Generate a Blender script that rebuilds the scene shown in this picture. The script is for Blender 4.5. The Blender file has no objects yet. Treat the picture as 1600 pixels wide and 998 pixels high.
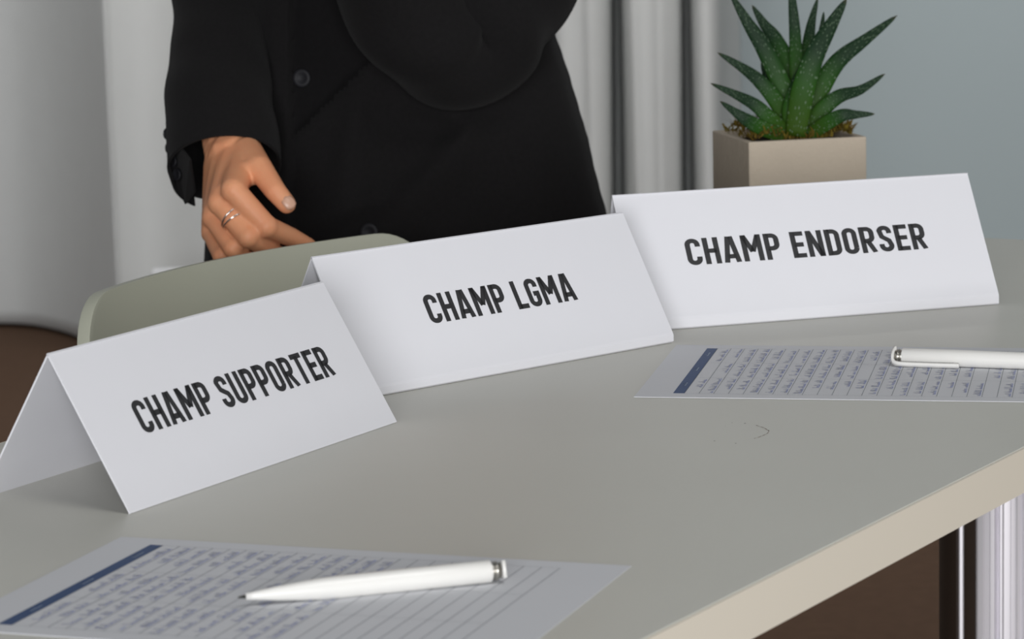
import bpy, bmesh, math, random
from mathutils import Vector, Matrix

# ------------------------------------------------------------------ camera
TZ = 0.74                                     # height of the table top above the floor
CAM = Vector((0, 0, 0.4095 + TZ)); FPX = 5203.2; PITCH = 0.1590; ROLL = -0.0219
FWD = Vector((0, math.cos(PITCH), -math.sin(PITCH)))
_up = Vector((1, 0, 0)).cross(FWD)
RGT = math.cos(ROLL) * Vector((1, 0, 0)) + math.sin(ROLL) * _up
UPV = -math.sin(ROLL) * Vector((1, 0, 0)) + math.cos(ROLL) * _up
S = bpy.context.scene
COL = S.collection
cd = bpy.data.cameras.new('camera'); cam = bpy.data.objects.new('camera', cd); COL.objects.link(cam)
cam.matrix_world = Matrix((( RGT.x, UPV.x, -FWD.x, CAM.x), (RGT.y, UPV.y, -FWD.y, CAM.y), (RGT.z, UPV.z, -FWD.z, CAM.z), (0, 0, 0, 1)))
cd.sensor_width = 36; cd.lens = 36 * FPX / 1600
cd.dof.use_dof = True; cd.dof.focus_distance = 2.28; cd.dof.aperture_fstop = 19
cd.clip_end = 50
S.camera = cam
# ------------------------------------------------------------------ light
W = bpy.data.worlds.new('room_ambient'); S.world = W; W.use_nodes = True
bg = W.node_tree.nodes['Background']; bg.inputs[0].default_value = (0.93, 0.97, 1.0, 1); bg.inputs[1].default_value = 0.15
def area(name, loc, target, sx, sy, power, color):
    l = bpy.data.lights.new(name, 'AREA'); l.shape = 'RECTANGLE'; l.size = sx; l.size_y = sy; l.energy = power; l.color = color
    o = bpy.data.objects.new(name, l); COL.objects.link(o); o.location = loc
    o.rotation_euler = (Vector(target) - Vector(loc)).to_track_quat('-Z', 'Y').to_euler(); return o
area('window_daylight', (-0.1, -3.2, 1.35), (0.0, 3.0, 0.95), 2.4, 1.5, 262, (0.98, 0.985, 1.0))
area('side_window_daylight', (4.6, 1.4, 1.6), (0.0, 3.0, 0.8), 2.0, 1.7, 27, (1.0, 0.98, 0.95))
area('added_overhead_fill', (0.9, 1.0, 2.8), (0.7, 1.6, 0.0), 1.2, 0.6, 14, (1.0, 0.99, 0.97))  # unseen overhead fill, added to brighten table top and cards
area('ceiling_light_back', (0.1, 5.4, 2.8), (-0.2, 6.4, 0.7), 2.0, 0.6, 36, (1.0, 0.99, 0.97))
S.view_settings.view_transform = 'Standard'; S.view_settings.look = 'None'
S.view_settings.exposure = 0.0; S.view_settings.gamma = 1.0; S.view_settings.use_curve_mapping = False

# ------------------------------------------------------------------ helpers
def at(px, py, Y):
    "point of the place at depth Y that the photograph shows at px,py"
    d = FWD + RGT * ((px - 800) / FPX) - UPV * ((py - 499) / FPX)
    return CAM + d * (Y / d.y)
def pix(P):
    d = Vector(P) - CAM; z = d.dot(FWD)
    return 800 + FPX * d.dot(RGT) / z, 499 - FPX * d.dot(UPV) / z
def mat(name, color, rough=0.5, metal=0.0, noise=0.0, nscale=60.0, bump=0.0, bscale=200.0, spec=0.5, sss=0.0, sheen=0.0, color2=None, coat=0.0):
    m = bpy.data.materials.new(name); m.use_nodes = True; N = m.node_tree.nodes; K = m.node_tree.links
    b = N['Principled BSDF']; b.inputs['Base Color'].default_value = (*color, 1); b.inputs['Roughness'].default_value = rough
    b.inputs['Metallic'].default_value = metal; b.inputs['Specular IOR Level'].default_value = spec
    if sss: b.inputs['Subsurface Weight'].default_value = sss; b.inputs['Subsurface Radius'].default_value = (.008, .003, .0015); b.inputs['Subsurface Scale'].default_value = 1.0
    if sheen: b.inputs['Sheen Weight'].default_value = sheen; b.inputs['Sheen Roughness'].default_value = .5
    if coat: b.inputs['Coat Weight'].default_value = coat
    tc = N.new('ShaderNodeTexCoord')
    if noise or color2:
        n = N.new('ShaderNodeTexNoise'); n.inputs['Scale'].default_value = nscale; n.inputs['Detail'].default_value = 4
        K.new(tc.outputs['Object'], n.inputs['Vector'])
        mx = N.new('ShaderNodeMix'); mx.data_type = 'RGBA'
        c2 = color2 or tuple(c * (1 - noise) for c in color)
        mx.inputs[6].default_value = (*color, 1); mx.inputs[7].default_value = (*c2, 1)
        K.new(n.outputs['Fac'], mx.inputs[0]); K.new(mx.outputs[2], b.inputs['Base Color'])
    if bump:
        n2 = N.new('ShaderNodeTexNoise'); n2.inputs['Scale'].default_value = bscale; n2.inputs['Detail'].default_value = 3
        K.new(tc.outputs['Object'], n2.inputs['Vector'])
        bp = N.new('ShaderNodeBump'); bp.inputs['Strength'].default_value = bump; bp.inputs['Distance'].default_value = .002
        K.new(n2.outputs['Fac'], bp.inputs['Height']); K.new(bp.outputs['Normal'], b.inputs['Normal'])
    return m
def link(name, me, m, parent=None, smooth=False):
    o = bpy.data.objects.new(name, me); COL.objects.link(o)
    if m: me.materials.append(m)
    if smooth:
        for f in me.polygons: f.use_smooth = True
    if parent: o.parent = parent
    return o
def obj(name, bm, m, parent=None, smooth=False):
    me = bpy.data.meshes.new(name)
    bmesh.ops.recalc_face_normals(bm, faces=bm.faces)
    bm.to_mesh(me); bm.free(); return link(name, me, m, parent, smooth)
def pyd(name, vs, fs, m, parent=None, smooth=False):
    me = bpy.data.meshes.new(name); me.from_pydata([tuple(v) for v in vs], [], fs); me.validate(); me.update()
    return link(name, me, m, parent, smooth)
def thing(name, label, cat, loc=(0, 0, 0), group=None):
    o = bpy.data.objects.new(name, None); COL.objects.link(o); o.location = loc; o.empty_display_size = .05
    o['label'] = label; o['category'] = cat
    if group: o['group'] = group
    return o
def keep(o, parent):                          # parent without moving (parent is an unrotated Empty)
    o.parent = parent; o.matrix_parent_inverse = Matrix.Translation(-Vector(parent.location)); return o
def box(bm, lo, hi, M=None, bevel=0.0, seg=2):
    r = bmesh.ops.create_cube(bm, size=1.0)
    vs = r['verts']
    for v in vs: v.co = Vector([(lo[i] + hi[i]) / 2 + v.co[i] * (hi[i] - lo[i]) for i in range(3)])
    if bevel:
        es = list({e for v in vs for e in v.link_edges})
        q = bmesh.ops.bevel(bm, geom=es, offset=bevel, segments=seg, affect='EDGES', profile=.5)
        vs = list({v for f in q['faces'] for v in f.verts} | {v for v in vs if v.is_valid})
    if M is not None:
        for v in vs: v.co = M @ v.co
    return vs
def grid(name, rows, m, parent=None, closed=False, caps=False, smooth=True):
    nr, nc = len(rows), len(rows[0]); vs = [p for r in rows for p in r]; fs = []
    for i in range(nr - 1):
        for j in range(nc if closed else nc - 1):
            k = (j + 1) % nc; fs.append((i * nc + j, i * nc + k, (i + 1) * nc + k, (i + 1) * nc + j))
    if caps: fs += [tuple(range(nc))[::-1], tuple((nr - 1) * nc + j for j in range(nc))]
    return pyd(name, vs, fs, m, parent, smooth)
def sweep(pts, radii, n=16, ratio=None, upv=Vector((0, 0, 1))):
    "rings along a path"
    rows = []
    for i, p in enumerate(pts):
        t = (pts[min(i + 1, len(pts) - 1)] - pts[max(i - 1, 0)]).normalized()
        a = t.cross(upv).normalized() if abs(t.dot(upv)) < .99 else Vector((1, 0, 0)); b = t.cross(a).normalized()
        k = ratio[i] if ratio else 1
        rows.append([p + (a * math.cos(2 * math.pi * j / n) + b * math.sin(2 * math.pi * j / n) * k) * radii[i] for j in range(n)])
    return rows
def cat(P, t):
    "Catmull-Rom through a list of vectors or tuples, t in 0..len-1"
    n = len(P); i = min(int(t), n - 2); u = t - i
    a, b, c, d = P[max(i - 1, 0)], P[i], P[i + 1], P[min(i + 2, n - 1)]
    return [0.5 * (2 * b[k] + (c[k] - a[k]) * u + (2 * a[k] - 5 * b[k] + 4 * c[k] - d[k]) * u * u + (3 * b[k] - a[k] - 3 * c[k] + d[k]) * u ** 3) for k in range(len(b))]
def lerp_table(T, x):
    if x <= T[0][0]: return T[0][1:]
    for a, b in zip(T, T[1:]):
        if x <= b[0]:
            u = (x - a[0]) / (b[0] - a[0]); u = u * u * (3 - 2 * u) * .35 + u * .65
            return [a[k] + (b[k] - a[k]) * u for k in range(1, len(a))]
    return T[-1][1:]
def sstep(a, b, x):
    t = min(1, max(0, (x - a) / (b - a))); return t * t * (3 - 2 * t)
def structure(o): o['kind'] = 'structure'; return o

# ------------------------------------------------------------------ materials
M_wall = mat('wall_paint', (.50, .58, .60), .85, noise=.05, nscale=3, bump=.05, bscale=150)
M_floor = mat('brown_carpet', (.135, .080, .052), .95, noise=.35, nscale=45, bump=.6, bscale=400, spec=.1)
M_curtain = mat('grey_curtain_cloth', (.74, .755, .75), .9, noise=.05, nscale=20, bump=.15, bscale=700, spec=.15)
M_top = mat('grey_laminate', (.60, .595, .54), .42, noise=.05, nscale=8, bump=.03, bscale=900, spec=.45)
M_edge = mat('cream_edge_band', (.78, .72, .61), .5, noise=.04, nscale=6)
M_under = mat('table_underside', (.25, .22, .2), .8, noise=.1)
M_chrome = mat('polished_aluminium', (.80, .78, .80), .2, metal=1, noise=.04, nscale=10)
M_alu = mat('brushed_aluminium', (.82, .80, .84), .38, metal=.45, noise=.05, nscale=10)
M_darkstrip = mat('dark_reflection_tone', (.030, .019, .013), .45, noise=.2)  # column's dark reflections and groove shade put into a dark colour
M_card = mat('white_card_stock', (.70, .70, .735), .6, noise=.02, nscale=40, bump=.03, bscale=1500, spec=.3)
M_ink = mat('black_print', (.022, .022, .024), .55, noise=.1, nscale=200)
M_paper = mat('white_paper', (.66, .67, .70), .65, noise=.02, nscale=30, spec=.25)
M_navy = mat('navy_print', (.025, .07, .19), .6, noise=.15, nscale=150)
M_line = mat('grey_print_line', (.24, .26, .29), .6, noise=.1)
M_pen_ink = mat('blue_handwriting', (.25, .32, .74), .6, noise=.35, nscale=90)
M_pale = mat('pale_print', (.34, .42, .56), .6, noise=.1)
M_pen = mat('white_pen_plastic', (.74, .73, .70), .28, noise=.01, nscale=20)
M_steel = mat('pen_metal', (.62, .60, .55), .3, metal=1, noise=.1)
M_chair = mat('sage_plastic', (.47, .48, .39), .42, noise=.04, nscale=12, bump=.05, bscale=900)
M_black = mat('black_wool', (.0105, .0098, .0103), .95, noise=.35, nscale=260, bump=.35, bscale=900, spec=.12, sheen=.03)
M_vest = mat('black_inner_cloth', (.0085, .008, .0085), .95, noise=.3, nscale=200, bump=.2, bscale=900, spec=.1)
M_button = mat('dark_horn_button', (.014, .014, .017), .6, noise=.2, spec=.25)
M_nail = mat('fingernail', (.68, .40, .28), .35, noise=.05)
M_ring = mat('silver', (.85, .80, .76), .2, metal=1, noise=.03)
M_hair = mat('dark_hair', (.03, .02, .014), .5, noise=.4)
M_pot = mat('concrete', (.53, .455, .365), .9, noise=.14, nscale=25, bump=.4, bscale=220, spec=.2)
M_soil = mat('potting_soil', (.035, .024, .014), 1, noise=.5, nscale=120, bump=.8, bscale=200)
M_moss = mat('dry_moss', (.16, .15, .018), 1, nscale=70, color2=(.12, .05, .018), spec=.1)
M_stain = mat('coffee_stain', (.22, .14, .09), .7, noise=.3)
M_speck = mat('dark_speck', (.03, .03, .025), .7, noise=.2)
M_whitebox = mat('white_painted_board', (.8, .8, .82), .6, noise=.03)

# skin: warmer and redder over fingers and knuckles
M_skin = mat('skin', (.80, .40, .215), .5, nscale=38, color2=(.74, .29, .15), bump=.12, bscale=500, sss=.12, spec=.35)

# ------------------------------------------------------------------ the room
bm = bmesh.new(); box(bm, (-6, -4, -.1), (6, 7.6, 0)); structure(obj('floor', bm, M_floor))
bm = bmesh.new(); box(bm, (-6, 7.5, 0), (6, 7.6, 2.9)); structure(obj('wall_back', bm, M_wall))
bm = bmesh.new(); box(bm, (-6, 7.485, 0), (6, 7.5, .07), bevel=.003); structure(obj('baseboard_back', bm, M_whitebox))

# curtain: plan of the pleats (px along the photo, depth), floor to ceiling
plan = [(-1300, 7.1), (-1180, 6.95), (-1020, 7.2), (-860, 6.95), (-700, 7.2), (-560, 6.95), (-420, 6.98), (-330, 7.08), (-200, 7.25), (-80, 7.285), (-20, 7.29), (30, 7.265), (75, 7.18), (112, 7.06), (145, 6.93), (166, 6.85), (173, 6.84), (180, 6.86), (210, 6.90), (260, 6.95), (330, 7.08),
        (420, 7.22), (480, 7.1), (520, 6.95), (560, 6.92), (600, 7.0), (630, 7.2), (650, 7.22), (680, 7.0), (720, 6.92), (760, 6.95), (790, 7.1), (806, 7.22), (830, 7.12),
        (850, 7.0), (866, 6.945), (880, 6.928), (894, 6.932), (912, 6.928), (926, 6.914), (940, 6.924), (951, 6.95), (955.5, 7.0), (957, 7.14), (960, 7.25), (967, 7.25), (970, 7.1), (975, 7.0), (984, 6.945), (994, 6.925), (1008, 6.93), (1022, 6.925),
        (1034, 6.912), (1046, 6.922), (1060, 6.95), (1063.5, 7.0), (1065, 7.14), (1068, 7.25), (1076, 7.25), (1079, 7.1), (1084, 7.0), (1092, 6.945), (1104, 6.925), (1118, 6.935), (1126, 6.97), (1129, 7.05), (1131, 7.2), (1136, 7.3), (1144, 7.38), (1151, 7.43), (1156, 7.47)]  # last return fold is added, turned away to give a shadow band
pl = []
for i in range((len(plan) - 1) * 5 + 1):
    q = cat(plan, i / 5); P = at(q[0], 150, q[1] - .07); pl.append((P.x, P.y))
rows = []
for k in range(26):
    z = .010 + (2.75 - .010) * (k / 25) ** 1.4
    rows.append([Vector((x + .004 * math.sin(3 * z + i * .11), y + .010 * math.sin(2.1 * z + i * .07) * (1 - k / 25), z)) for i, (x, y) in enumerate(pl)])
cur = thing('curtain', 'long pale grey curtain hanging in soft pleats behind the person', 'curtain', (0, 7.0, .010))
c = keep(grid('cloth', rows, M_curtain), cur)
sd = c.modifiers.new('thick', 'SOLIDIFY'); sd.thickness = .003
bm = bmesh.new(); box(bm, (-2.9, 6.96, 2.74), (1.0, 7.04, 2.79), bevel=.004); keep(obj('curtain_track', bm, M_whitebox), cur)

# ------------------------------------------------------------------ the table
TE = math.radians(60.36); E1 = Vector((math.cos(TE), math.sin(TE), 0)); E2 = Vector((-math.sin(TE), math.cos(TE), 0))
T0 = Vector((.0617, 1.5676, TZ))
def tb(t, s, z=0.0): return T0 + E1 * t + E2 * s + Vector((0, 0, z))
TM = Matrix(((E1.x, E2.x, 0, T0.x), (E1.y, E2.y, 0, T0.y), (0, 0, 1, TZ), (0, 0, 0, 1)))
tab = thing('conference_table', 'pale grey laminate table with cream edge and silver column legs', 'table', tuple(tb(.5, .3, -TZ)))
tl, tr, sw, th = -.46, 1.39, .605, .028
bm = bmesh.new(); box(bm, (tl + .002, .002, -th), (tr - .002, sw - .002, 0), TM, bevel=.0004, seg=1); ttop = keep(obj('tabletop', bm, M_top), tab)
for lo, hi in (((tl, 0, -th), (tr, .002, -.0004)), ((tl, sw - .002, -th), (tr, sw, -.0004)), ((tl, .002, -th), (tl + .002, sw - .002, -.0004)), ((tr - .002, .002, -th), (tr, sw - .002, -.0004))):
    bm = bmesh.new(); box(bm, lo, hi, TM); o = obj('edge_band', bm, M_edge); o.parent = ttop
bm = bmesh.new(); box(bm, (tl + .02, .02, -th - .0015), (tr - .02, sw - .02, -th - .0002), TM); o = obj('underside_board', bm, M_under); keep(o, tab)
for t0 in (1.245, -.30):
    n = 192; prof = []
    for j in range(n):
        a = 2 * math.pi * j / n
        r = .050 - .0045 * (abs(math.sin(a * 7)) < .22) - .0016 * (math.sin(a * 28) > .3)
        prof.append(tb(t0, .30) - Vector((0, 0, TZ)) + Vector((r * math.cos(a), r * math.sin(a), 0)))
    keep(grid('column_leg', [[p + Vector((0, 0, z)) for p in prof] for z in (.03, .68)], M_alu, None, closed=True, caps=True, smooth=False), tab)
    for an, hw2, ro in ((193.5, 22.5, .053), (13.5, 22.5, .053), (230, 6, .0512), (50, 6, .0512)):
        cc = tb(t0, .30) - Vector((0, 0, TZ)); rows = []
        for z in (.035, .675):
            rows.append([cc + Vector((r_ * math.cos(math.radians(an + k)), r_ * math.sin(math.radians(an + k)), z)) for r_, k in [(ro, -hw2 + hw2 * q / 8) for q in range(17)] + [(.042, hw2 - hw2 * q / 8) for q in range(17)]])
        keep(grid('dark_reflection_strip', rows, M_darkstrip, None, closed=True, caps=True, smooth=False), tab)  # strips added to stand for dark reflections and groove shade
    bm = bmesh.new(); box(bm, (t0 - .045, .03, -TZ), (t0 + .045, sw - .03, -TZ + .032), TM, bevel=.008); keep(obj('foot', bm, M_chrome), tab)
    bm = bmesh.new(); box(bm, (t0 - .05, .06, -.062), (t0 + .05, sw - .06, -th - .0016), TM, bevel=.004); keep(obj('top_bracket', bm, M_speck), tab)

# coffee ring: thin broken arcs and dots on the laminate
def flat_ribbon(pts, w, z):
    vs, fs = [], []
    for i, p in enumerate(pts):
        d = (pts[min(i + 1, len(pts) - 1)] - pts[max(i - 1, 0)]); nrm = Vector((-d.y, d.x, 0)).normalized() * w[i] / 2
        vs += [Vector((p.x + nrm.x, p.y + nrm.y, z)), Vector((p.x - nrm.x, p.y - nrm.y, z))]
    for i in range(len(pts) - 1): fs.append((2 * i, 2 * i + 1, 2 * i + 3, 2 * i + 2))
    return vs, fs
def onz(px, py, z):
    d = FWD + RGT * ((px - 800) / FPX) - UPV * ((py - 499) / FPX); return CAM + d * ((z - CAM.z) / d.z)
ap = [onz(x, y, TZ) for x, y in ((1182, 664.5), (1188, 666.5), (1194, 668.5), (1198, 671), (1201, 673), (1200, 676), (1195, 679), (1190, 681), (1184, 683.5), (1178, 685))]
ap = [Vector(cat(ap, i / 4)) for i in range((len(ap) - 1) * 4 + 1)]
v, f = flat_ribbon(ap, [.0004 + .0003 * math.sin(i * 1.3) for i in range(len(ap))], TZ + .0001)
keep(pyd('coffee_stain', v, f, M_stain), tab)
for x, y, r in ((1164, 661.5, .0007), (1144, 660.3, .0004), (1133.5, 665.5, .0003), (1116.5, 689, .0006), (1149.5, 692.8, .0006), (1182, 664.7, .0005), (1201, 672.5, .0005)):
    bm = bmesh.new(); bmesh.ops.create_circle(bm, cap_ends=True, radius=r, segments=10, matrix=Matrix.Translation(onz(x, y, TZ) + Vector((0, 0, .00015))))
    keep(obj('speck', bm, M_speck), tab)

# ------------------------------------------------------------------ tent cards
ST = .165                                        # stroke weight, in cap heights
def arc(cx, cy, rx, ry, a0, a1, n=7):
    return [(cx + rx * math.cos(math.radians(a0 + (a1 - a0) * i / n)), cy + ry * math.sin(math.radians(a0 + (a1 - a0) * i / n))) for i in range(n + 1)]
def glyph(ch):
    "centre-line strokes of a condensed gothic capital: (width, [polyline])"
    h = ST / 2; B, T = h, 1 - h; w = .47; l, r = h, w - h; R = .148
    if ch == 'C': return w, [[(r, .31)] + arc(r - R, B + R, R, R, 0, -90) + arc(l + R, B + R, R, R, -90, -180) + arc(l + R, T - R, R, R, 180, 90) + arc(r - R, T - R, R, R, 90, 0) + [(r, .69)]]
    if ch == 'G': return w, [[(r, .69)] + arc(r - R, T - R, R, R, 0, 90) + arc(l + R, T - R, R, R, 90, 180) + arc(l + R, B + R, R, R, 180, 270) + arc(r - R, B + R, R, R, -90, 0) + [(r, .46), (.235, .46)]]
    if ch == 'O': return w, [arc(r - R, B + R, R, R, 0, -90) + arc(l + R, B + R, R, R, -90, -180) + arc(l + R, T - R, R, R, 180, 90) + arc(r - R, T - R, R, R, 90, 0) + [(r, B + R)]]
    if ch == 'U': return w, [[(l, 1), (l, B + R)] + arc(l + R, B + R, R, R, 180, 270) + arc(r - R, B + R, R, R, -90, 0) + [(r, 1)]]
    if ch == 'S': return w, [[(l, .30)] + arc(l + R, B + R, R, R, 180, 270) + arc(r - R, B + R, R, R, -90, 15) + [(r - .05, .42), (l + .05, .58)] + arc(l + R, T - R, R, R, 165, 90) + arc(r - R, T - R, R, R, 90, 0) + [(r, .70)]]
    if ch == 'H': return .49, [[(l, 0), (l, 1)], [(.49 - h, 0), (.49 - h, 1)], [(l, .5), (.49 - h, .5)]]
    if ch == 'A': return .54, [[(h, 0), (.27 - .035, 1 - .0)], [(.54 - h, 0), (.27 + .035, 1)], [(.13, .235), (.41, .235)]]
    if ch == 'M': return .64, [[(l, 0), (l, 1)], [(.64 - h, 0), (.64 - h, 1)], [(l + .005, .985), (.32, .36)], [(.64 - l - .005, .985), (.32, .36)]]
    if ch == 'N': return .51, [[(l, 0), (l, 1)], [(.51 - h, 0), (.51 - h, 1)], [(l + .01, .97), (.51 - h - .01, .03)]]
    if ch == 'P': return .47, [[(l, 0), (l, 1)], [(l, T), (r - R, T)] + arc(r - R, T - R, R, R, 90, 0) + arc(r - R, .43 + R, R, R, 0, -90) + [(l, .43)]]
    if ch == 'R': return .49, [[(l, 0), (l, 1)], [(l, T), (r - R, T)] + arc(r - R, T - R, R, R, 90, 0) + arc(r - R, .46 + R, R, R, 0, -90) + [(l, .46)], [(.24, .44), (.49 - h, 0)]]
    if ch == 'D': return w, [[(l, 0), (l, 1)], [(l, T), (r - R, T)] + arc(r - R, T - R, R, R, 90, 0) + arc(r - R, B + R, R, R, 0, -90) + [(l, B)]]
    if ch == 'E': return .42, [[(l, 0), (l, 1)], [(l, T), (.42, T)], [(l, .5), (.39, .5)], [(l, B), (.42, B)]]
    if ch == 'L': return .42, [[(l, 0), (l, 1)], [(l, B), (.42, B)]]
    if ch == 'T': return .46, [[(0, T), (.46, T)], [(.23, 0), (.23, T)]]
    return .2, []
def stroke_poly(pts, w, closed=False):
    q = [Vector((a, b)) for a, b in pts]
    q = [p for i, p in enumerate(q) if i == 0 or (p - q[i - 1]).length > 1e-5]
    out = []
    for i, p in enumerate(q):
        d0 = (p - q[i - 1]).normalized() if i else None; d1 = (q[i + 1] - p).normalized() if i < len(q) - 1 else None
        d0 = d0 or d1; d1 = d1 or d0
        t = (d0 + d1).normalized(); n = Vector((-t.y, t.x)); c = max(.5, n.dot(Vector((-d0.y, d0.x))))
        out.append((p + n * w / 2 / c, p - n * w / 2 / c))
    return out
def lettering(text, gap=.085):
    vs, fs, x = [], [], 0.0
    for ch in text:
        wd, st = glyph(ch)
        for pts in st:
            rb = stroke_poly(pts, ST); b = len(vs)
            for a, c_ in rb:
                for v in (a, c_): vs.append((x + v.x, min(1.0, max(0.0, v.y)) if ch in 'AMNR' else v.y))
            fs += [(b + 2 * i, b + 2 * i + 1, b + 2 * i + 3, b + 2 * i + 2) for i in range(len(rb) - 1)]
        x += wd + gap
    return vs, fs, x - gap
def tent(x, y, yaw, al, h, text, u0, u1, v0, cap, label, lip, foot_k=1.0, Lc=.3004, th=.0011):
    e = Vector((math.cos(yaw), math.sin(yaw), 0)); n = Vector((-math.sin(yaw), math.cos(yaw), 0)); BL = Vector((x, y, TZ + .0003)); Z = Vector((0, 0, 1))
    t = thing('name_card', label, 'name card', tuple(BL + e * Lc / 2), 'folded name cards on the table')
    tv = Z * math.sin(al) + n * math.cos(al)
    apex = tv * h
    # front profile: a short upright strip at the foot, then the leaning face up to the fold
    base = Vector((0, 0, lip)) + n * (.0005 if lip > .002 else lip * .4)
    P = [apex + (base - apex) * (i / 12) for i in range(13)]
    if lip > .002:
        P[12] = base + (apex - base).normalized() * .0012; P += [base - n * .0003 - Z * .0010, n * .0002 + Z * .0012, n * .0016, n * .010]
    else: P.append(Vector((0, 0, 0)))
    def panel(name, prof, flip):
        rows = [[BL + p + e * (Lc * j / 12) for j in range(13)] for p in prof]
        o = keep(grid(name, rows, M_card, smooth=False), t)
        s = o.modifiers.new('card', 'SOLIDIFY'); s.thickness = th; s.offset = flip
        return o
    fr = panel('front_panel', P, 1)
    foot = n * (2 * h * math.cos(al) * foot_k)
    Q = [apex + (foot - apex) * (i / 10) for i in range(11)]
    panel('back_panel', Q, -1)
    vs, fs, wd = lettering(text)
    fv = apex - base; N = e.cross(fv).normalized()
    V = [BL + e * (u0 + (u1 - u0) * a / wd) + base + fv * (((v0 + cap * b) * math.sin(al) - base.z) / fv.z) + N * .0002 for a, b in vs]
    lt = pyd('lettering', V, fs, M_ink); lt.parent = fr
    lt['label'] = 'black capitals ' + text
    return t
tent(-.2222, 1.8767, 1.0654, 1.0312, .1052, 'CHAMP SUPPORTER', .0480, .2625, .0422, .0214, 'white folded card reading CHAMP SUPPORTER, nearest the camera', .0012)
tent(-.1015, 2.2237, .7454, 1.0640, .1066, 'CHAMP LGMA', .0805, .2225, .0452, .0216, 'white folded card reading CHAMP LGMA, between the other two cards', .0068)
tent(.0961, 2.4773, .3219, 1.0563, .1128, 'CHAMP ENDORSER', .0495, .2510, .0512, .0216, 'white folded card reading CHAMP ENDORSER, in front of the potted plant', .0085, .8)

# ------------------------------------------------------------------ forms
def form(x, y, yaw, label, seed, full):
    rnd = random.Random(seed)
    e = Vector((math.cos(yaw), math.sin(yaw), 0)); n = Vector((math.sin(yaw), -math.cos(yaw), 0))
    O = Vector((x, y, TZ))
    t = thing('sign_up_form', label, 'paper form', tuple(O + e * .1485 + n * .105))
    def P(u, v, z=0): return O + e * u + n * v + Vector((0, 0, z))
    def quad(u0, v0, u1, v1, z): return [P(u0, v0, z), P(u1, v0, z), P(u1, v1, z), P(u0, v1, z)]
    zs = .0006
    vs = quad(0, 0, .297, .21, .0002) + quad(0, 0, .297, .21, zs)
    keep(pyd('sheet', vs, [(0, 1, 2, 3), (7, 6, 5, 4), (0, 4, 5, 1), (1, 5, 6, 2), (2, 6, 7, 3), (3, 7, 4, 0)], M_paper), t)
    b0, b1, g1, m0, m1 = .0246, .0323, .2619, .0147, .1953
    keep(pyd('header_bar', quad(b0, m0, b1, m1, zs + .0001), [(0, 1, 2, 3)], M_navy), t)
    vs, fs = [], []
    def addq(q): 
        b = len(vs); vs.extend(q); fs.append((b, b + 1, b + 2, b + 3))
    nr = 23; lw = .00042
    for i in range(nr + 1):
        u = b1 + (g1 - b1) * i / nr; addq(quad(u - lw / 2, m0, u + lw / 2, m1, zs + .0001))
    for v in (m0, .075, .135, m1): addq(quad(b1, v - .0001, g1, v + .0001, zs + .0001))
    keep(pyd('ruled_lines', vs, fs, M_line), t)
    def scribble(u_base, v0, v1, hgt, wd):   # writes into hv, hf
        "a run of cursive loops along v, letters rising toward the header"
        R, W_ = [], []; v = v0; ph = rnd.random() * 6
        while v < v1:
            for k in range(5):
                a = k / 5 * 2 * math.pi
                amp = hgt * (.35 + .65 * (rnd.random() < .3)) * (.7 + .5 * rnd.random())
                R.append(P(u_base - .0012 - amp * (.5 - .5 * math.cos(a)), v + .0006 * math.sin(a) + k * .0004)); W_.append(wd * (.6 + .6 * rnd.random()))
            v += .0021 + .0006 * rnd.random()
        a, b = flat_ribbon(R, W_, TZ + zs + .0002)
        o = len(hv); hv.extend(a); hf.extend(tuple(i + o for i in q) for q in b)
    hv, hf = [], []
    for i in range(nr):
        u = b1 + (g1 - b1) * (i + 1) / nr
        if i > full: break
        for c0, c1 in ((.016, .073), (.077, .133), (.137, .194)):
            if rnd.random() < .1: continue
            a = c0 + rnd.random() * .008; ln = (c1 - a) * (.3 + .6 * rnd.random())
            while a < min(c1, c0 + .01 + ln):
                wl = .007 + rnd.random() * .016
                scribble(u, a, min(c1 - .002, a + wl), .0052, .00048); a += wl + .004
    keep(pyd('handwriting', hv, hf, M_pen_ink), t)['kind'] = 'stuff'
    for c0 in (.033, .095, .155):
        hv, hf = [], []
        scribble(b1 - .0018, c0, c0 + .014, .0028, .0007); keep(pyd('header_word', hv, hf, M_pale), t)
    return t
form(-.2205, 1.8156, -.3310, 'handwritten form lying nearest the camera under a white pen', 5, 13)
form(.1206, 2.4160, -.1893, 'handwritten form lying in front of the CHAMP ENDORSER card', 11, 30)

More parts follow.
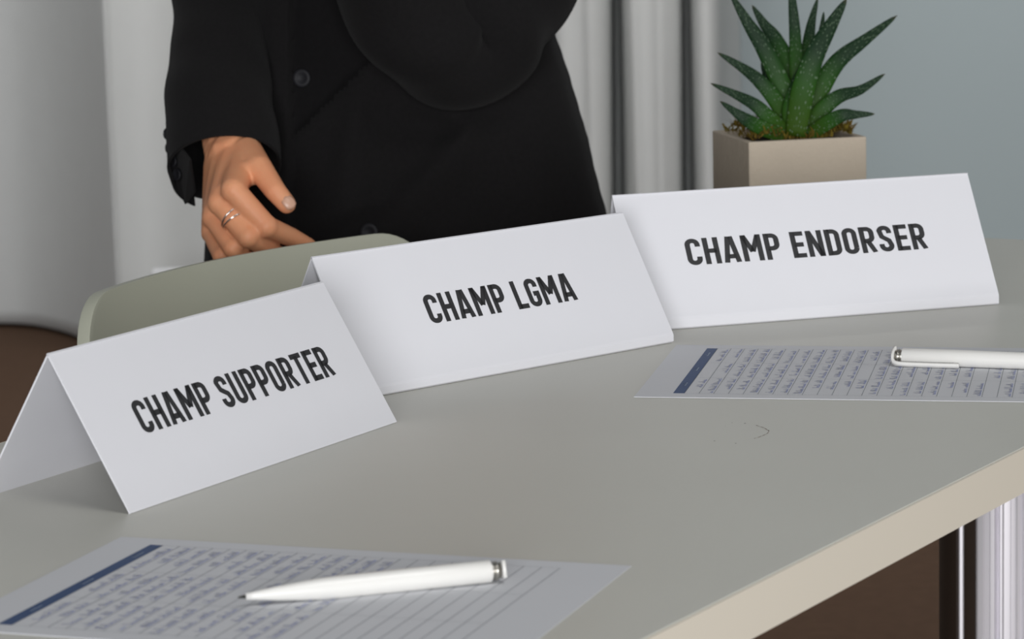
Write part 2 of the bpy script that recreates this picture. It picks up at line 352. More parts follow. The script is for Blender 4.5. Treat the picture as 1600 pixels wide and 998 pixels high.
# ------------------------------------------------------------------ pens
def pen(tip, tail, label, clip_dir):
    ax = (tail - tip).normalized(); Lp = (tail - tip).length
    t = thing('ballpoint_pen', label, 'pen', tuple(tip + ax * Lp / 2 - Vector((0, 0, tip.z - TZ - .001))))
    def ring(lst): return sweep([tip + ax * a for a, r in lst], [r for a, r in lst], 28)
    keep(grid('barrel', ring([(.004, .0001), (.004, .0017), (.010, .0024), (.020, .0037), (.034, .0050), (.044, .0057), (.052, .0059), (.09, .0060), (Lp - .0075, .0060), (Lp - .0071, .0057), (Lp - .0071, .0001)]), M_pen, closed=True), t)
    keep(grid('writing_tip', ring([(.0, .0003), (.001, .0006), (.0045, .0011), (.0045, .0001)]), M_speck, closed=True), t)
    keep(grid('collar', ring([(Lp - .0075, .0001), (Lp - .0075, .0048), (Lp - .0055, .0048), (Lp - .0055, .0042), (Lp - .0048, .0042), (Lp - .0048, .0050), (Lp - .0035, .0050), (Lp - .0035, .0042), (Lp - .002, .0042), (Lp - .002, .0001)]), M_steel, closed=True), t)
    side = clip_dir.normalized()
    bar = [tip + ax * (Lp - .001) - side * .0062, tip + ax * (Lp - .0006) - side * .002, tip + ax * (Lp - .0006) + side * .004, tip + ax * (Lp - .0018) + side * .0072, tip + ax * (Lp - .005) + side * .0094, tip + ax * (Lp - .012) + side * .0100, tip + ax * (Lp - .030) + side * .0100, tip + ax * (Lp - .046) + side * .0096, tip + ax * (Lp - .049) + side * .0096]
    up = ax.cross(side).normalized(); rows = []
    bar = [Vector(cat(bar, i / 4)) for i in range((len(bar) - 1) * 4 + 1)]
    for i, p in enumerate(bar):
        d = (bar[min(i + 1, len(bar) - 1)] - bar[max(i - 1, 0)]).normalized(); nn = d.cross(up).normalized()
        hw = .0046 - .0030 * sstep(3, 15, i); tt = .0009
        if i == len(bar) - 1: hw *= .5
        rows.append([p + up * hw + nn * tt, p - up * hw + nn * tt, p - up * hw - nn * tt, p + up * hw - nn * tt])
    keep(grid('clip', rows, M_pen, closed=True, caps=True), t)
    bm = bmesh.new(); bmesh.ops.create_uvsphere(bm, u_segments=12, v_segments=8, radius=.0016, matrix=Matrix.Translation(tip + ax * (Lp - .0455) + side * .0083)); keep(obj('clip_bead', bm, M_pen, smooth=True), t)
    return t
zp = TZ + .0008 + .0060
a_, b_ = onz(372, 936, zp - .002), onz(786, 890, zp); a_.z = zp - .001; b_.z = zp
d_ = (b_ - a_).normalized(); pen(a_, b_, 'white ballpoint pen lying on the nearest form', Vector((-d_.y, d_.x, -.30)))
b_ = onz(1395, 556, zp); c_ = onz(1600, 563.5, zp); b_.z = c_.z = zp; d_ = (b_ - c_).normalized(); a_ = b_ - d_ * .145
pen(a_, b_, 'white pen with its clip showing, on the form by the endorser card', Vector((-d_.y, d_.x, -.42)))

# ------------------------------------------------------------------ chair
ch_a = Vector((-.3345, 2.447, 0)); ch_b = Vector((-.0805, 2.831, 0))
ce = (ch_b - ch_a).normalized(); cn = Vector((-ce.y, ce.x, 0)); cw = (ch_b - ch_a).length; cm = (ch_a + ch_b) / 2
ztop = TZ + .038
chair = thing('shell_chair', 'sage green plastic shell chair pushed in behind the table', 'chair', (cm.x, cm.y, 0))
def back_pt(u, w):
    "u -1..1 across, w 0 seat .. 1 top"
    hw = cw / 2
    z = .45 + (ztop - .45) * w
    bul = .045 * (1 - u * u) - .012
    lean = .05 * (w - 1)
    return cm + ce * (u * hw) + cn * (bul + lean) + Vector((0, 0, z))
rows = []
NU, NW = 48, 36; rc = .055; hw = cw / 2; Hb = ztop - .45
for i in range(NW + 1):
    w = i / NW; row = []
    zt = Hb * w
    for j in range(NU + 1):
        u = -1 + 2 * j / NU
        # rounded top corners: narrow the row near the top, slight taper toward the seat
        dz = Hb - zt; k = hw
        if dz < rc: k = hw - rc + math.sqrt(max(0, rc * rc - (rc - dz) ** 2))
        row.append(back_pt(u * k / hw * (1 - .05 * (1 - w) ** 2), w if i < NW else 1))
    rows.append(row)
# finer rows near the rounded top
rows = []
ws = [i / 24 * (1 - rc / Hb) for i in range(25)] + [1 - rc / Hb + rc / Hb * math.sin(math.pi / 2 * i / 12) for i in range(1, 13)]
for w in ws:
    dz = Hb * (1 - w); k = hw
    if dz < rc: k = hw - rc + math.sqrt(max(0, rc * rc - (rc - dz) ** 2))
    rows.append([back_pt((-1 + 2 * j / NU) * k / hw * (1 - .05 * (1 - w) ** 2), w) for j in range(NU + 1)])
br = keep(grid('backrest', rows, M_chair), chair); s = br.modifiers.new('shell', 'SOLIDIFY'); s.thickness = .010; s.offset = 0
s = br.modifiers.new('round', 'BEVEL'); s.width = .0035; s.segments = 3; s.limit_method = 'ANGLE'; s.angle_limit = math.radians(50)
rows = []
for i in range(25):
    q = i / 24; row = []
    for j in range(NU + 1):
        u = -1 + 2 * j / NU; k = 1 - .10 * q ** 6
        base = back_pt(u * .95, 0); fwd_ = q * .41
        row.append(Vector((base.x, base.y, .45)) + ce * (u * hw * (k - 1)) - cn * fwd_ + Vector((0, 0, -.02 * math.sin(q * math.pi) + .012 * u * u - .03 * q ** 5)))
    rows.append(row)
se = keep(grid('seat', rows, M_chair), chair); s = se.modifiers.new('shell', 'SOLIDIFY'); s.thickness = .010; s.offset = 0
for a, b in ((-1, 0), (1, 0), (-1, 1), (1, 1)):
    top = cm + ce * (a * .14) - cn * (.08 + .24 * b) + Vector((0, 0, .432)); ft = cm + ce * (a * .20) - cn * (-.0 + .40 * b) + Vector((0, 0, .002))
    keep(grid('leg', sweep([top, top + (ft - top) * .5, ft], [.011, .011, .010], 14), M_chrome, closed=True, caps=True), chair)

# ------------------------------------------------------------------ potted plant
pc0, pc1, pc2 = at(1170, 222, 2.905), at(1355, 217.5, 2.93), at(1125, 210, 2.93)
pw = .109; pa = math.atan2((pc1 - pc0).y, (pc1 - pc0).x); pa = math.radians(13.5)
pe = Vector((math.cos(pa), math.sin(pa), 0)); pn = Vector((-math.sin(pa), math.cos(pa), 0)); pz = pc0.z
pl0 = Vector((pc0.x, pc0.y, TZ + .0003))
plant = thing('potted_succulent', 'spiky green succulent in a square concrete pot at the far table end', 'potted plant', tuple(pl0 + (pe + pn) * pw / 2))
ph = pz - pl0.z
def pp(a, b, z): return pl0 + pe * a + pn * b + Vector((0, 0, z))
w1 = .006
rings = [[(0, 0), (pw, 0), (pw, pw), (0, pw)], [(w1, w1), (pw - w1, w1), (pw - w1, pw - w1), (w1, pw - w1)]]
vs = [pp(a, b, 0) for a, b in rings[0]] + [pp(a, b, ph) for a, b in rings[0]] + [pp(a, b, ph) for a, b in rings[1]] + [pp(a, b, ph - .02) for a, b in rings[1]]
fs = [(3, 2, 1, 0)] + [(k * 4 + i, k * 4 + (i + 1) % 4, k * 4 + 4 + (i + 1) % 4, k * 4 + 4 + i) for k in range(3) for i in range(4)] + [(12, 13, 14, 15)]
pot = keep(pyd('pot', vs, fs, M_pot), plant); s = pot.modifiers.new('soft', 'BEVEL'); s.width = .0012; s.segments = 2
rnd = random.Random(3)
rows = [[pp(w1 + .0005 + (pw - 2 * w1 - .001) * i / 14, w1 + .0005 + (pw - 2 * w1 - .001) * j / 14, ph - .009 + .004 * rnd.random() + .006 * math.exp(-((i - 7) ** 2 + (j - 7) ** 2) / 18)) for i in range(15)] for j in range(15)]
keep(grid('soil', rows, M_soil), plant)
vs, fs = [], []
for k in range(1500):
    a, b = rnd.uniform(.008, pw - .008), rnd.uniform(.008, pw - .008); z = ph - .004 + rnd.random() * .004 + .007 * math.exp(-((a - .022) / .014) ** 2) + .008 * math.exp(-((a - .09) / .012) ** 2)
    if b > .03 and rnd.random() < .3: continue
    base = pp(a, b, z); ln = rnd.uniform(.004, .015); an = rnd.random() * 6.28; el = rnd.uniform(.1, 1.2); d = Vector((math.cos(an) * math.cos(el), math.sin(an) * math.cos(el), math.sin(el)))
    sd_ = d.cross(Vector((0, 0, 1))).normalized() * rnd.uniform(.0005, .0014)
    bend = Vector((rnd.uniform(-.003, .003), rnd.uniform(-.003, .003), rnd.uniform(-.001, .003)))
    i0 = len(vs); vs += [base - sd_, base + sd_, base + d * ln * .5 + bend + sd_, base + d * ln * .5 + bend - sd_, base + d * ln + bend * .4]
    fs += [(i0, i0 + 1, i0 + 2, i0 + 3), (i0 + 3, i0 + 2, i0 + 4)]
keep(pyd('moss', vs, fs, M_moss), plant)['kind'] = 'stuff'

# leaf material: dark green, paler toward the base, rows of white dots
M_leaf = bpy.data.materials.new('haworthia_leaf'); M_leaf.use_nodes = True
N = M_leaf.node_tree.nodes; K = M_leaf.node_tree.links; b = N['Principled BSDF']; b.inputs['Roughness'].default_value = .5; b.inputs['Specular IOR Level'].default_value = .12
uv = N.new('ShaderNodeUVMap'); sx = N.new('ShaderNodeSeparateXYZ'); K.new(uv.outputs[0], sx.inputs[0])
mp = N.new('ShaderNodeMapping'); mp.inputs['Scale'].default_value = (8, 30, 1); K.new(uv.outputs[0], mp.inputs[0])
vo = N.new('ShaderNodeTexVoronoi'); vo.inputs['Scale'].default_value = 1; vo.inputs['Randomness'].default_value = .55; K.new(mp.outputs[0], vo.inputs['Vector'])
cr = N.new('ShaderNodeValToRGB'); cr.color_ramp.elements[0].position = .18; cr.color_ramp.elements[0].color = (1, 1, 1, 1); cr.color_ramp.elements[1].position = .34; cr.color_ramp.elements[1].color = (0, 0, 0, 1)
K.new(vo.outputs['Distance'], cr.inputs[0])
gr = N.new('ShaderNodeValToRGB'); ge = gr.color_ramp.elements; ge[0].position = 0; ge[0].color = (.035, .07, .006, 1); ge[1].position = 1; ge[1].color = (.06, .05, .03, 1)
x_ = ge.new(.30); x_.color = (.020, .070, .009, 1); x_ = ge.new(.55); x_.color = (.008, .027, .010, 1); x_ = ge.new(.93); x_.color = (.009, .025, .012, 1)
K.new(sx.outputs['Y'], gr.inputs[0])
mx = N.new('ShaderNodeMix'); mx.data_type = 'RGBA'; K.new(cr.outputs[0], mx.inputs[0]); K.new(gr.outputs[0], mx.inputs[6]); mx.inputs[7].default_value = (.14, .20, .13, 1)
sc = N.new('ShaderNodeMath'); sc.operation = 'MULTIPLY'; sc.inputs[1].default_value = .7; K.new(cr.outputs[0], sc.inputs[0]); K.new(sc.outputs[0], mx.inputs[0]); K.new(mx.outputs[2], b.inputs['Base Color'])
bp = N.new('ShaderNodeBump'); bp.inputs['Strength'].default_value = .5; bp.inputs['Distance'].default_value = .001; K.new(cr.outputs[0], bp.inputs['Height']); K.new(bp.outputs[0], b.inputs['Normal'])
PY = 2.965
leaves = [  # (px, py, depth) along the leaf from the heart outward, half width in px
    ([(1243, 205, 2.95), (1228, 150, 2.955), (1196, 80, 2.96), (1168, 35, 2.965), (1140, -12, 2.97)], 16),
    ([(1246, 190, 2.985), (1234, 110, 2.99), (1212, 62, 3.0), (1194, 38, 3.005), (1175, 8, 3.01)], 14),
    ([(1246, 195, 2.975), (1244, 110, 2.975), (1242, 50, 2.985), (1238, 0, 2.99), (1236, -40, 3.0)], 11),
    ([(1250, 190, 2.99), (1258, 105, 3.0), (1264, 60, 3.01), (1269, 30, 3.015), (1278, -4, 3.02)], 11),
    ([(1256, 170, 3.0), (1274, 95, 3.01), (1282, 60, 3.02), (1285, 38, 3.025), (1287, 18, 3.03)], 7),
    ([(1243, 212, 2.925), (1254, 145, 2.92), (1272, 88, 2.92), (1298, 40, 2.925), (1323, -2, 2.93)], 19),
    ([(1250, 205, 2.955), (1282, 138, 2.96), (1310, 95, 2.965), (1352, 62, 2.97), (1402, 24, 2.98)], 16),
    ([(1252, 208, 2.95), (1284, 172, 2.945), (1312, 150, 2.945), (1345, 140, 2.95), (1383, 115, 2.955)], 13),
    ([(1262, 212, 2.935), (1292, 192, 2.925), (1316, 180, 2.92), (1336, 179, 2.92), (1367, 178, 2.92)], 12),
    ([(1240, 208, 2.945), (1214, 160, 2.94), (1188, 128, 2.94), (1160, 106, 2.945), (1121, 82, 2.95)], 13),
    ([(1238, 214, 2.935), (1204, 186, 2.925), (1180, 164, 2.925), (1150, 148, 2.93), (1110, 130, 2.935)], 12),
    ([(1230, 216, 2.93), (1190, 200, 2.92), (1168, 188, 2.915), (1150, 176, 2.915), (1125, 158, 2.92)], 12),
    ([(1240, 200, 2.99), (1218, 160, 3.0), (1204, 135, 3.01), (1197, 118, 3.015), (1189, 98, 3.02)], 10),
    ([(1246, 212, 2.935), (1240, 175, 2.93), (1250, 135, 2.935), (1256, 110, 2.94), (1262, 84, 2.95)], 19)]
heart = at(1247, 150, 2.965)
for pts, hwpx in leaves:
    Pn = [at(*q) for q in pts]; nL = 20; rows = []; uvs = []
    ax0 = (Pn[-1] - Pn[0]).normalized(); viewd = (Pn[2] - CAM).normalized()
    side0 = ax0.cross(viewd).normalized()
    for i in range(nL + 1):
        q = i / nL; p = Vector(cat(Pn, q * 4)); d = (Vector(cat(Pn, min(4, q * 4 + .05))) - Vector(cat(Pn, max(0, q * 4 - .05)))).normalized()
        sd2 = (side0 - d * side0.dot(d)).normalized(); up2 = sd2.cross(d).normalized()
        w = hwpx / FPX * 2.95 * (1.0 if q < .0 else (.82 + .18 * sstep(0, .25, q)) * (1 - q ** 2.2) ** .8 + .02)
        tk = w * .42
        rows.append([p + sd2 * (w * math.cos(2 * math.pi * j / 14)) + up2 * (tk * math.sin(2 * math.pi * j / 14) * (1.0 if math.sin(2 * math.pi * j / 14) > 0 else .55)) for j in range(14)])
    o = keep(grid('leaf', rows, M_leaf, closed=True, caps=True), plant)
    ul = o.data.uv_layers.new(name='UVMap')
    for f in o.data.polygons:
        for li in f.loop_indices:
            vi = o.data.loops[li].vertex_index; i, j = divmod(vi, 14); ul.data[li].uv = (.5 + .5 * math.cos(2 * math.pi * j / 14), i / nL)

# ------------------------------------------------------------------ low white box by the curtain
bx0 = at(239, 423, 6.45)
wb = thing('storage_box', 'small white box on the floor by the curtain, just above the chair back', 'box', (bx0.x + .12, 6.49, 0))
bm = bmesh.new(); box(bm, (bx0.x, 6.45, .001), (bx0.x + .24, 6.49, bx0.z - .02), bevel=.004); keep(obj('body', bm, M_whitebox), wb)
bm = bmesh.new(); box(bm, (bx0.x - .004, 6.446, bx0.z - .0195), (bx0.x + .244, 6.494, bx0.z), bevel=.004); keep(obj('lid', bm, M_whitebox), wb)

# ------------------------------------------------------------------ the person
PXC, PYC = -.108, 3.10
person = thing('person', 'person in a black suit standing behind the chair, hand on its back', 'person', (PXC, PYC, 0))
def blob(segs, voxel, smooth):
    "union of tapered limbs -> one continuous skin"
    bm = bmesh.new()
    for p, r, q, r2 in segs:
        L_ = (q - p).length; n = max(1, int(L_ / (min(r, r2) * .28)))
        for i in range(n + 1):
            u = i / n
            bmesh.ops.create_icosphere(bm, subdivisions=2, radius=r + (r2 - r) * u, matrix=Matrix.Translation(p + (q - p) * u))
    me = bpy.data.meshes.new('tmp'); bm.to_mesh(me); bm.free()
    o = bpy.data.objects.new('tmp', me); COL.objects.link(o)
    m = o.modifiers.new('r', 'REMESH'); m.mode = 'VOXEL'; m.voxel_size = voxel
    m = o.modifiers.new('s', 'SMOOTH'); m.factor = .5; m.iterations = smooth
    dg = bpy.context.evaluated_depsgraph_get(); ev = o.evaluated_get(dg)
    out = bpy.data.meshes.new_from_object(ev); bpy.data.objects.remove(o); return out
# right hand and forearm
h_el, h_wr = at(335, -60, 3.10), at(364, 243, 2.915)
H = lambda x, y, Y: at(x, y, Y)
mcp = [H(365, 297, 2.822), H(344, 317, 2.832), H(334, 340, 2.848), H(331, 364, 2.868)]
car = [H(382, 246, 2.895), H(368, 243, 2.897), H(354, 248, 2.903), H(344, 258, 2.91)]
fing = [  # joints and radii
    ([mcp[0], H(417, 354, 2.815), H(454, 370, 2.842), H(482, 384, 2.862)], [.0108, .0098, .0088, .0074]),
    ([mcp[1], H(388, 370, 2.812), H(426, 392, 2.842), H(452, 408, 2.868)], [.0106, .0097, .0087, .0074]),
    ([mcp[2], H(364, 388, 2.820), H(398, 416, 2.845), H(424, 432, 2.872)], [.0100, .0090, .0081, .0070]),
    ([mcp[3], H(346, 400, 2.835), H(366, 424, 2.852), H(386, 438, 2.875)], [.0090, .0080, .0072, .0062])]
segs = [(h_el, .040, h_wr, .026), (h_wr, .026, (h_wr + car[1]) / 2, .024)]
for i in range(4):
    segs.append((car[i], .0155, mcp[i], fing[i][1][0] + .001)); segs.append((h_wr, .020, car[i], .0155))
    if i < 3:
        for k in (.25, .5, .75):
            segs.append((car[i].lerp(car[i + 1], k), .0158, (mcp[i].lerp(mcp[i + 1], k)) * .88 + (car[i].lerp(car[i + 1], k)) * .12 + Vector((0, .0005, 0)), .0112))
    js, rs = fing[i]
    for k in range(3): segs.append((js[k], rs[k], js[k + 1], rs[k + 1]))
    segs.append((js[1], rs[1] * 1.05, js[1] + Vector((0, -.0003, .0003)), rs[1] * 1.05))
th_ = [H(386, 240, 2.890), H(405, 262, 2.852), H(430, 298, 2.832), H(448, 319, 2.828)]; tr_ = [.0150, .0118, .0098, .0086]
for k in range(3): segs.append((th_[k], tr_[k], th_[k + 1], tr_[k + 1]))
segs.append((th_[1], .0105, mcp[0] + (car[0] - mcp[0]) * .45, .0105)); segs.append((th_[1].lerp(th_[2], .3) + Vector((0, .006, 0)), .0075, mcp[0] + (car[0] - mcp[0]) * .25 + Vector((0, .007, 0)), .0080))      # web between thumb and palm
hand = blob(segs, .0014, 12)
# the rest of the figure (under the clothes and above the frame)
def w_(x, y, z): return Vector((x, y, z))
fd = Vector((-.25, -.97, 0)).normalized(); sdv = Vector((fd.y, -fd.x, 0)) * -1      # facing, and toward the right of the picture
def bp_(s, f_, z): return w_(PXC, PYC, z) + sdv * s + fd * f_
shL, shR = bp_(.165, 0, 1.30), bp_(-.165, 0, 1.30)
elL = at(718, 72, 2.963)
hdL = at(532, -330, 2.90)
segs = [(bp_(-.075, 0, .72), .075, bp_(-.10, .0, .08), .042), (bp_(.075, 0, .72), .075, bp_(.10, .0, .08), .042),
        (bp_(-.10, 0, .06), .04, bp_(-.105, .13, .04), .032), (bp_(.10, 0, .06), .04, bp_(.105, .13, .04), .032),
        (bp_(-.05, .01, .80), .078, bp_(.05, .01, .80), .078), (bp_(-.04, .01, .96), .070, bp_(.04, .01, .96), .070), (bp_(0, .01, .8), .075, bp_(0, .01, 1.2), .085),
        (bp_(-.06, .01, 1.15), .10, bp_(.06, .01, 1.15), .10), (bp_(-.14, 0, 1.29), .05, bp_(.14, 0, 1.29), .05), (bp_(0, 0, 1.25), .07, bp_(0, .005, 1.42), .048),
        (bp_(0, .02, 1.50), .070, bp_(0, .0, 1.545), .082), (bp_(0, .06, 1.435), .032, bp_(0, .03, 1.50), .055), (bp_(0, .098, 1.475), .009, bp_(0, .088, 1.51), .006),
        (bp_(-.08, .0, 1.475), .012, bp_(-.083, -.005, 1.51), .014), (bp_(.08, .0, 1.475), .012, bp_(.083, -.005, 1.51), .014), (bp_(-.012, .088, 1.45), .006, bp_(.012, .088, 1.45), .006),
        (shL, .05, at(800, -60, 3.0), .04), (at(800, -60, 3.0), .04, elL, .030), (elL, .030, at(672, 58, 2.945), .028), (at(672, 58, 2.945), .028, at(610, -40, 2.93), .028), (at(610, -40, 2.93), .028, hdL, .024), (shR, .05, h_el, .038), (h_el, .038, h_el + (h_wr - h_el) * .6, .03),
        (hdL, .026, hdL + w_(-.03, -.02, .07), .022)]
for k in range(4): segs.append((hdL + w_(-.02 - .01 * k + .015, -.02, .07), .010, hdL + w_(-.03 - .012 * k, -.01, .14 - .006 * abs(k - 1)), .007))
segs.append((hdL + w_(.01, -.02, .03), .012, hdL + w_(.035, -.03, .085), .008))
bodym = blob(segs, .009, 4)
bm = bmesh.new(); bm.from_mesh(bodym); bm.from_mesh(hand)
me = bpy.data.meshes.new('body'); bm.to_mesh(me); bm.free()
keep(link('body', me, M_skin, None, True), person)
bpy.data.meshes.remove(bodym); bpy.data.meshes.remove(hand)
# thumb nail and finger nails
def nail(c, n_, t_, w, l):
    n_ = n_.normalized(); t_ = (t_ - n_ * t_.dot(n_)).normalized(); s_ = n_.cross(t_)
    rows = []
    for i in range(7):
        a = -1 + 2 * i / 6; row = []
        for j in range(9):
            b_ = -1 + 2 * j / 8; k = math.sqrt(max(0, 1 - (abs(a) ** 3.2))) 
            row.append(c + t_ * (a * l / 2) + s_ * (b_ * w / 2 * (.35 + .65 * k)) + n_ * (-.0016 * b_ * b_ - .0008 * a * a))
        rows.append(row)
    o = keep(grid('fingernail', rows, M_nail), person); s = o.modifiers.new('t', 'SOLIDIFY'); s.thickness = .0007; return o
tdir = (th_[3] - th_[2]).normalized(); tow = (CAM - th_[3]).normalized()
nn = (tow + UPV * .28 + RGT * .25); nail(th_[3] + nn.normalized() * .0080 + tdir * .0005, nn, tdir, .0105, .0115)
# eyes, hair
for s_ in (-1, 1):
    bm = bmesh.new(); bmesh.ops.create_uvsphere(bm, u_segments=16, v_segments=10, radius=.011, matrix=Matrix.Translation(bp_(.03 * s_, .072, 1.525))); keep(obj('eye', bm, M_card, smooth=True), person)
bm = bmesh.new(); bmesh.ops.create_uvsphere(bm, u_segments=32, v_segments=20, radius=1, matrix=Matrix.Translation(bp_(0, -.022, 1.545)) @ Matrix.Diagonal((.098, .098, .100, 1)))
for v in bm.verts:
    if v.co.z < 1.5: v.co.z -= (1.5 - v.co.z) * 1.6
keep(obj('hair', bm, M_hair, smooth=True), person)
# silver open ring on the middle finger
rp = mcp[1] + (fing[1][0][1] - mcp[1]) * .50; ra = (fing[1][0][1] - mcp[1]).normalized()
ring = None
for off, tilt in ((-.0022, .22), (.0022, -.22)):
    a1 = ra.cross(UPV).normalized(); a2 = ra.cross(a1).normalized(); c0 = rp + ra * off
    pts = [c0 + (a1 * math.cos(k / 32 * 6.2832) + a2 * math.sin(k / 32 * 6.2832)) * .0116 + ra * (tilt * .006 * math.sin(k / 32 * 6.2832)) for k in range(33)]
    o = grid('ring_band', sweep(pts, [.0008] * 33, 8, upv=ra), M_ring, closed=True)
    keep(o, person)

# trousers
def leg(s_):
    rows = []
    for i in range(24):
        u = i / 23; z = .74 - (.74 - .06) * u; r = .090 - .010 * u + .006 * math.sin(u * 9)
        c0 = bp_(s_ * (.078 + .02 * u), 0, z); rows.append([c0 + Vector((math.cos(a) * r * .98, math.sin(a) * r * 1.05, 0)) for a in [2 * math.pi * j / 32 for j in range(32)]])
    return rows
trs = keep(grid('trousers', leg(-1) , M_black, closed=True, caps=True), person)
o = grid('trouser_leg', leg(1), M_black, closed=True, caps=True); o.parent = trs
for s_ in (-1, 1):
    bm = bmesh.new(); bmesh.ops.create_uvsphere(bm, u_segments=20, v_segments=12, radius=1, matrix=Matrix.Translation(bp_(.105 * s_, .07, .045)) @ Matrix.Rotation(math.atan2(fd.y, fd.x), 4, 'Z') @ Matrix.Diagonal((.135, .05, .05, 1)))
    for v in bm.verts: v.co.z = max(v.co.z, .002)
    keep(obj('shoe', bm, M_button, smooth=True), person)

# jacket body: cross-sections follow the figure, front carries overlapping panels and drape
sil = [(-480, 520, 770), (-420, 350, 910), (-300, 360, 900), (-150, 378, 880), (-40, 388, 866), (30, 385, 861), (60, 379, 868), (90, 374, 879), (130, 364, 892), (175, 353, 905), (205, 346, 914), (225, 342, 920), (260, 335, 927), (300, 328, 937), (335, 323, 947), (400, 320, 962), (470, 322, 972)]
def seg_d(px, py, a, b):
    "signed distance (right side positive going a->b in picture) and position along"
    dx, dy = b[0] - a[0], b[1] - a[1]; L_ = math.hypot(dx, dy); t = ((px - a[0]) * dx + (py - a[1]) * dy) / L_
    return ((px - a[0]) * dy - (py - a[1]) * dx) / L_, t / L_
def ridge(px, py, a, b, wd, amp, asym=0):
    d, t = seg_d(px, py, a, b)
    if t < -.25 or t > 1.25: return 0
    f_ = sstep(-.25, .15, t) * (1 - sstep(.85, 1.25, t))
    if asym: return amp * f_ * (math.exp(-(d / wd) ** 2) if d * asym > 0 else math.exp(-(d / (wd * .25)) ** 2))
    return amp * f_ * math.exp(-(d / wd) ** 2)
def drape(px, py):
    v = 0
    v += ridge(px, py, (745, 188), (560, 385), 60, .012, 1)
    v += ridge(px, py, (560, 150), (530, 330), 22, .007)
    v += ridge(px, py, (585, 190), (700, 200), 26, -.006)
    v += ridge(px, py, (650, 150), (740, 190), 22, .006)
    v += ridge(px, py, (480, 300), (640, 300), 40, .005)
    v += ridge(px, py, (800, 175), (700, 330), 40, -.006)
    v += ridge(px, py, (880, 110), (800, 132), 10, -.003)
    v += ridge(px, py, (500, 345), (600, 300), 18, .006)
    v += ridge(px, py, (860, 230), (820, 360), 30, .005)
    v += ridge(px, py, (420, -20), (425, 150), 18, .004)
    return v
rows = []; vr = []
NZ, NA = 190, 240
for i in range(NZ):
    py = -480 + (470 + 480) * i / (NZ - 1)
    xl, xr = lerp_table(sil, py); a, b = at(xl, py, PYC), at(xr, py, PYC); z = (a.z + b.z) / 2
    cx, hw_ = (a.x + b.x) / 2, (b.x - a.x) / 2; dp = hw_ * .66 if py > -300 else .11 * min(1, (py + 480) / 90 + .55)
    row = []; rv = []
    for j in range(NA):
        th2 = 2 * math.pi * j / NA; c2, s2 = math.cos(th2), math.sin(th2)
        ex = 2 / 2.35
        X = cx + hw_ * math.copysign(abs(c2) ** ex, c2); Yv = PYC + dp * math.copysign(abs(s2) ** ex, s2)
        P = Vector((X, Yv, z)); vest = 0
        if s2 < 0:
            px, py2 = pix(P)
            fr = sstep(0, .35, -s2)
            dD, _ = seg_d(px, py2, (455, 215), (545, 125)) if py2 > 125 else seg_d(px, py2, (545, 125), (705, -30))
            lp = sstep(-5, 6, -dD)                    # left front panel, edge running diagonally
            if py2 < -60: lp = sstep(0, 20, px - 700)
            rp_ = 1 - sstep(453, 458, px)            # right front panel, edge near vertical
            off = max(lp * .010, rp_ * .018)
            if py2 > 215: off = max(off, .010 + (.008 if px < 455 - (py2 - 215) * .5 else 0))
            P.y -= off * fr + drape(px, py2) * fr
            vest = 1 if off < .002 else 0
        row.append(P); rv.append(vest)
    rows.append(row); vr.append(rv)
jk = keep(grid('jacket', rows, M_black, closed=True), person)
jk.data.materials.append(M_vest)
for k, f_ in enumerate(jk.data.polygons):
    i, j = divmod(k, NA)
    if vr[i][j]: f_.material_index = 1
def sub(o): o.parent = jk; return o
# sleeves
def sleeve(path, wob, seed, n=72, m=90, closed_end=False):
    rn = random.Random(seed); rows = []
    P = [tuple(p) + (r,) for p, r in path]
    cs = [cat(P, (len(P) - 1) * i / (m - 1)) for i in range(m)]
    ph_ = [rn.random() * 6.28 for _ in range(6)]
    for i, c0 in enumerate(cs):
        p = Vector(c0[:3]); t = (Vector(cs[min(i + 1, m - 1)][:3]) - Vector(cs[max(i - 1, 0)][:3])).normalized()
        a = t.cross(Vector((0, -1, .2))).normalized(); b = t.cross(a).normalized(); u = i / (m - 1)
        row = []
        for j in range(n):
            g = 2 * math.pi * j / n
            r = c0[3] * (1 + wob * (math.sin(u * 23 + 2 * math.sin(g + ph_[0]) + ph_[1]) * .6 + math.sin(u * 41 + g * 2 + ph_[2]) * .3 + math.sin(g * 3 + u * 9 + ph_[3]) * .25))
            row.append(p + (a * math.cos(g) + b * math.sin(g)) * r)
        rows.append(row)
    return rows
rs = [(bp_(-.150, 0, 1.31), .066), (at(365, -300, 3.12), .060), (at(338, -70, 3.09), .046), (at(340, 20, 3.05), .040), (at(341, 100, 3.005), .0455), (at(345, 180, 2.96), .0490), (at(350, 262, 2.922), .0505)]
rows = sleeve(rs, .035, 4)
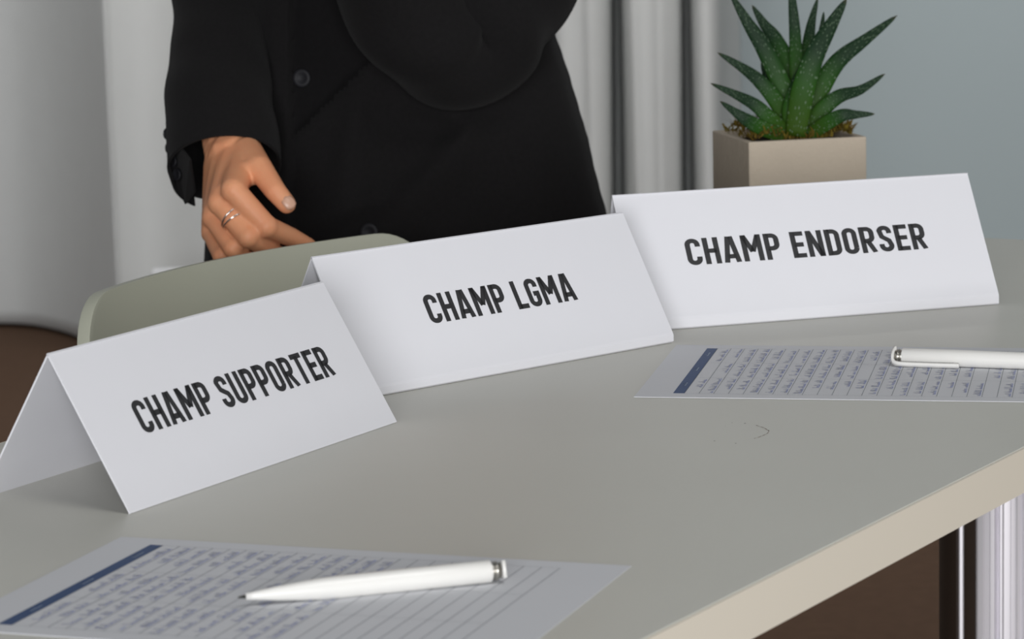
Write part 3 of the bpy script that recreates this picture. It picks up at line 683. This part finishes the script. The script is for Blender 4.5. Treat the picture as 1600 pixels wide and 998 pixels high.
# slanted vent: the cuff hangs a little lower at the outer seam
for j in range(72):
    p = rows[-1][j]; px, py = pix(p)
    if px < 300 and py > 262: rows[-1][j] = p + Vector((.004, .0, -.016 * sstep(300, 285, px) if False else -.010))
sl = sub(grid('sleeve', rows, M_black, closed=True)); s = sl.modifiers.new('cloth', 'SOLIDIFY'); s.thickness = .0022; s.offset = -1
rows = sleeve([(bp_(.150, 0, 1.31), .066), (at(880, -250, 3.05), .064), (at(800, -60, 3.0), .066), (at(752, 40, 2.975), .062), (at(718, 82, 2.962), .050), (at(672, 62, 2.945), .050), (at(610, -40, 2.93), .052), (at(540, -260, 2.905), .048)], .085, 9)
sl = sub(grid('sleeve', rows, M_black, closed=True)); s = sl.modifiers.new('cloth', 'SOLIDIFY'); s.thickness = .0022; s.offset = -1
# cuff vent flap
vt = [at(262, 262, 2.925), at(289, 319, 2.932), at(303, 300, 2.905), at(296, 250, 2.88), at(270, 215, 2.925)]
o = sub(pyd('cuff_flap', vt, [(0, 1, 2, 3, 4)], M_black)); s = o.modifiers.new('cloth', 'SOLIDIFY'); s.thickness = .002
# buttons
def button(c, n_, r):
    rings = [(0, .0016), (.0040, .0016), (.0048, .0024), (r * .9, .0026), (r, .0014), (r, 0), (0, 0)]
    q = n_.normalized().to_track_quat('Z', 'Y').to_matrix(); rows = []
    for a, z in rings: rows.append([c + q @ Vector(((a + 1e-5) * math.cos(2 * math.pi * k / 24), (a + 1e-5) * math.sin(2 * math.pi * k / 24), z)) for k in range(24)])
    o = sub(grid('button', rows, M_button, closed=True)); return o
for x, y, Y in ((263.5, 209, 2.945), (266.5, 231, 2.936), (271.5, 252, 2.928), (278, 273, 2.92)):
    button(at(x, y, Y), Vector((-.75, -.65, .1)), .0055)
def front_y(px, py):
    best = None
    for v in jk.data.vertices:
        if v.co.y < PYC:
            a, b = pix(v.co); d = (a - px) ** 2 + (b - py) ** 2
            if best is None or d < best[0]: best = (d, v.co.y)
    return best[1]
for x, y, r in ((472, 122, .0085), (577, 363, .0085)): button(at(x, y, front_y(x, y) - .001), Vector((-.25, -1, .1)), r)
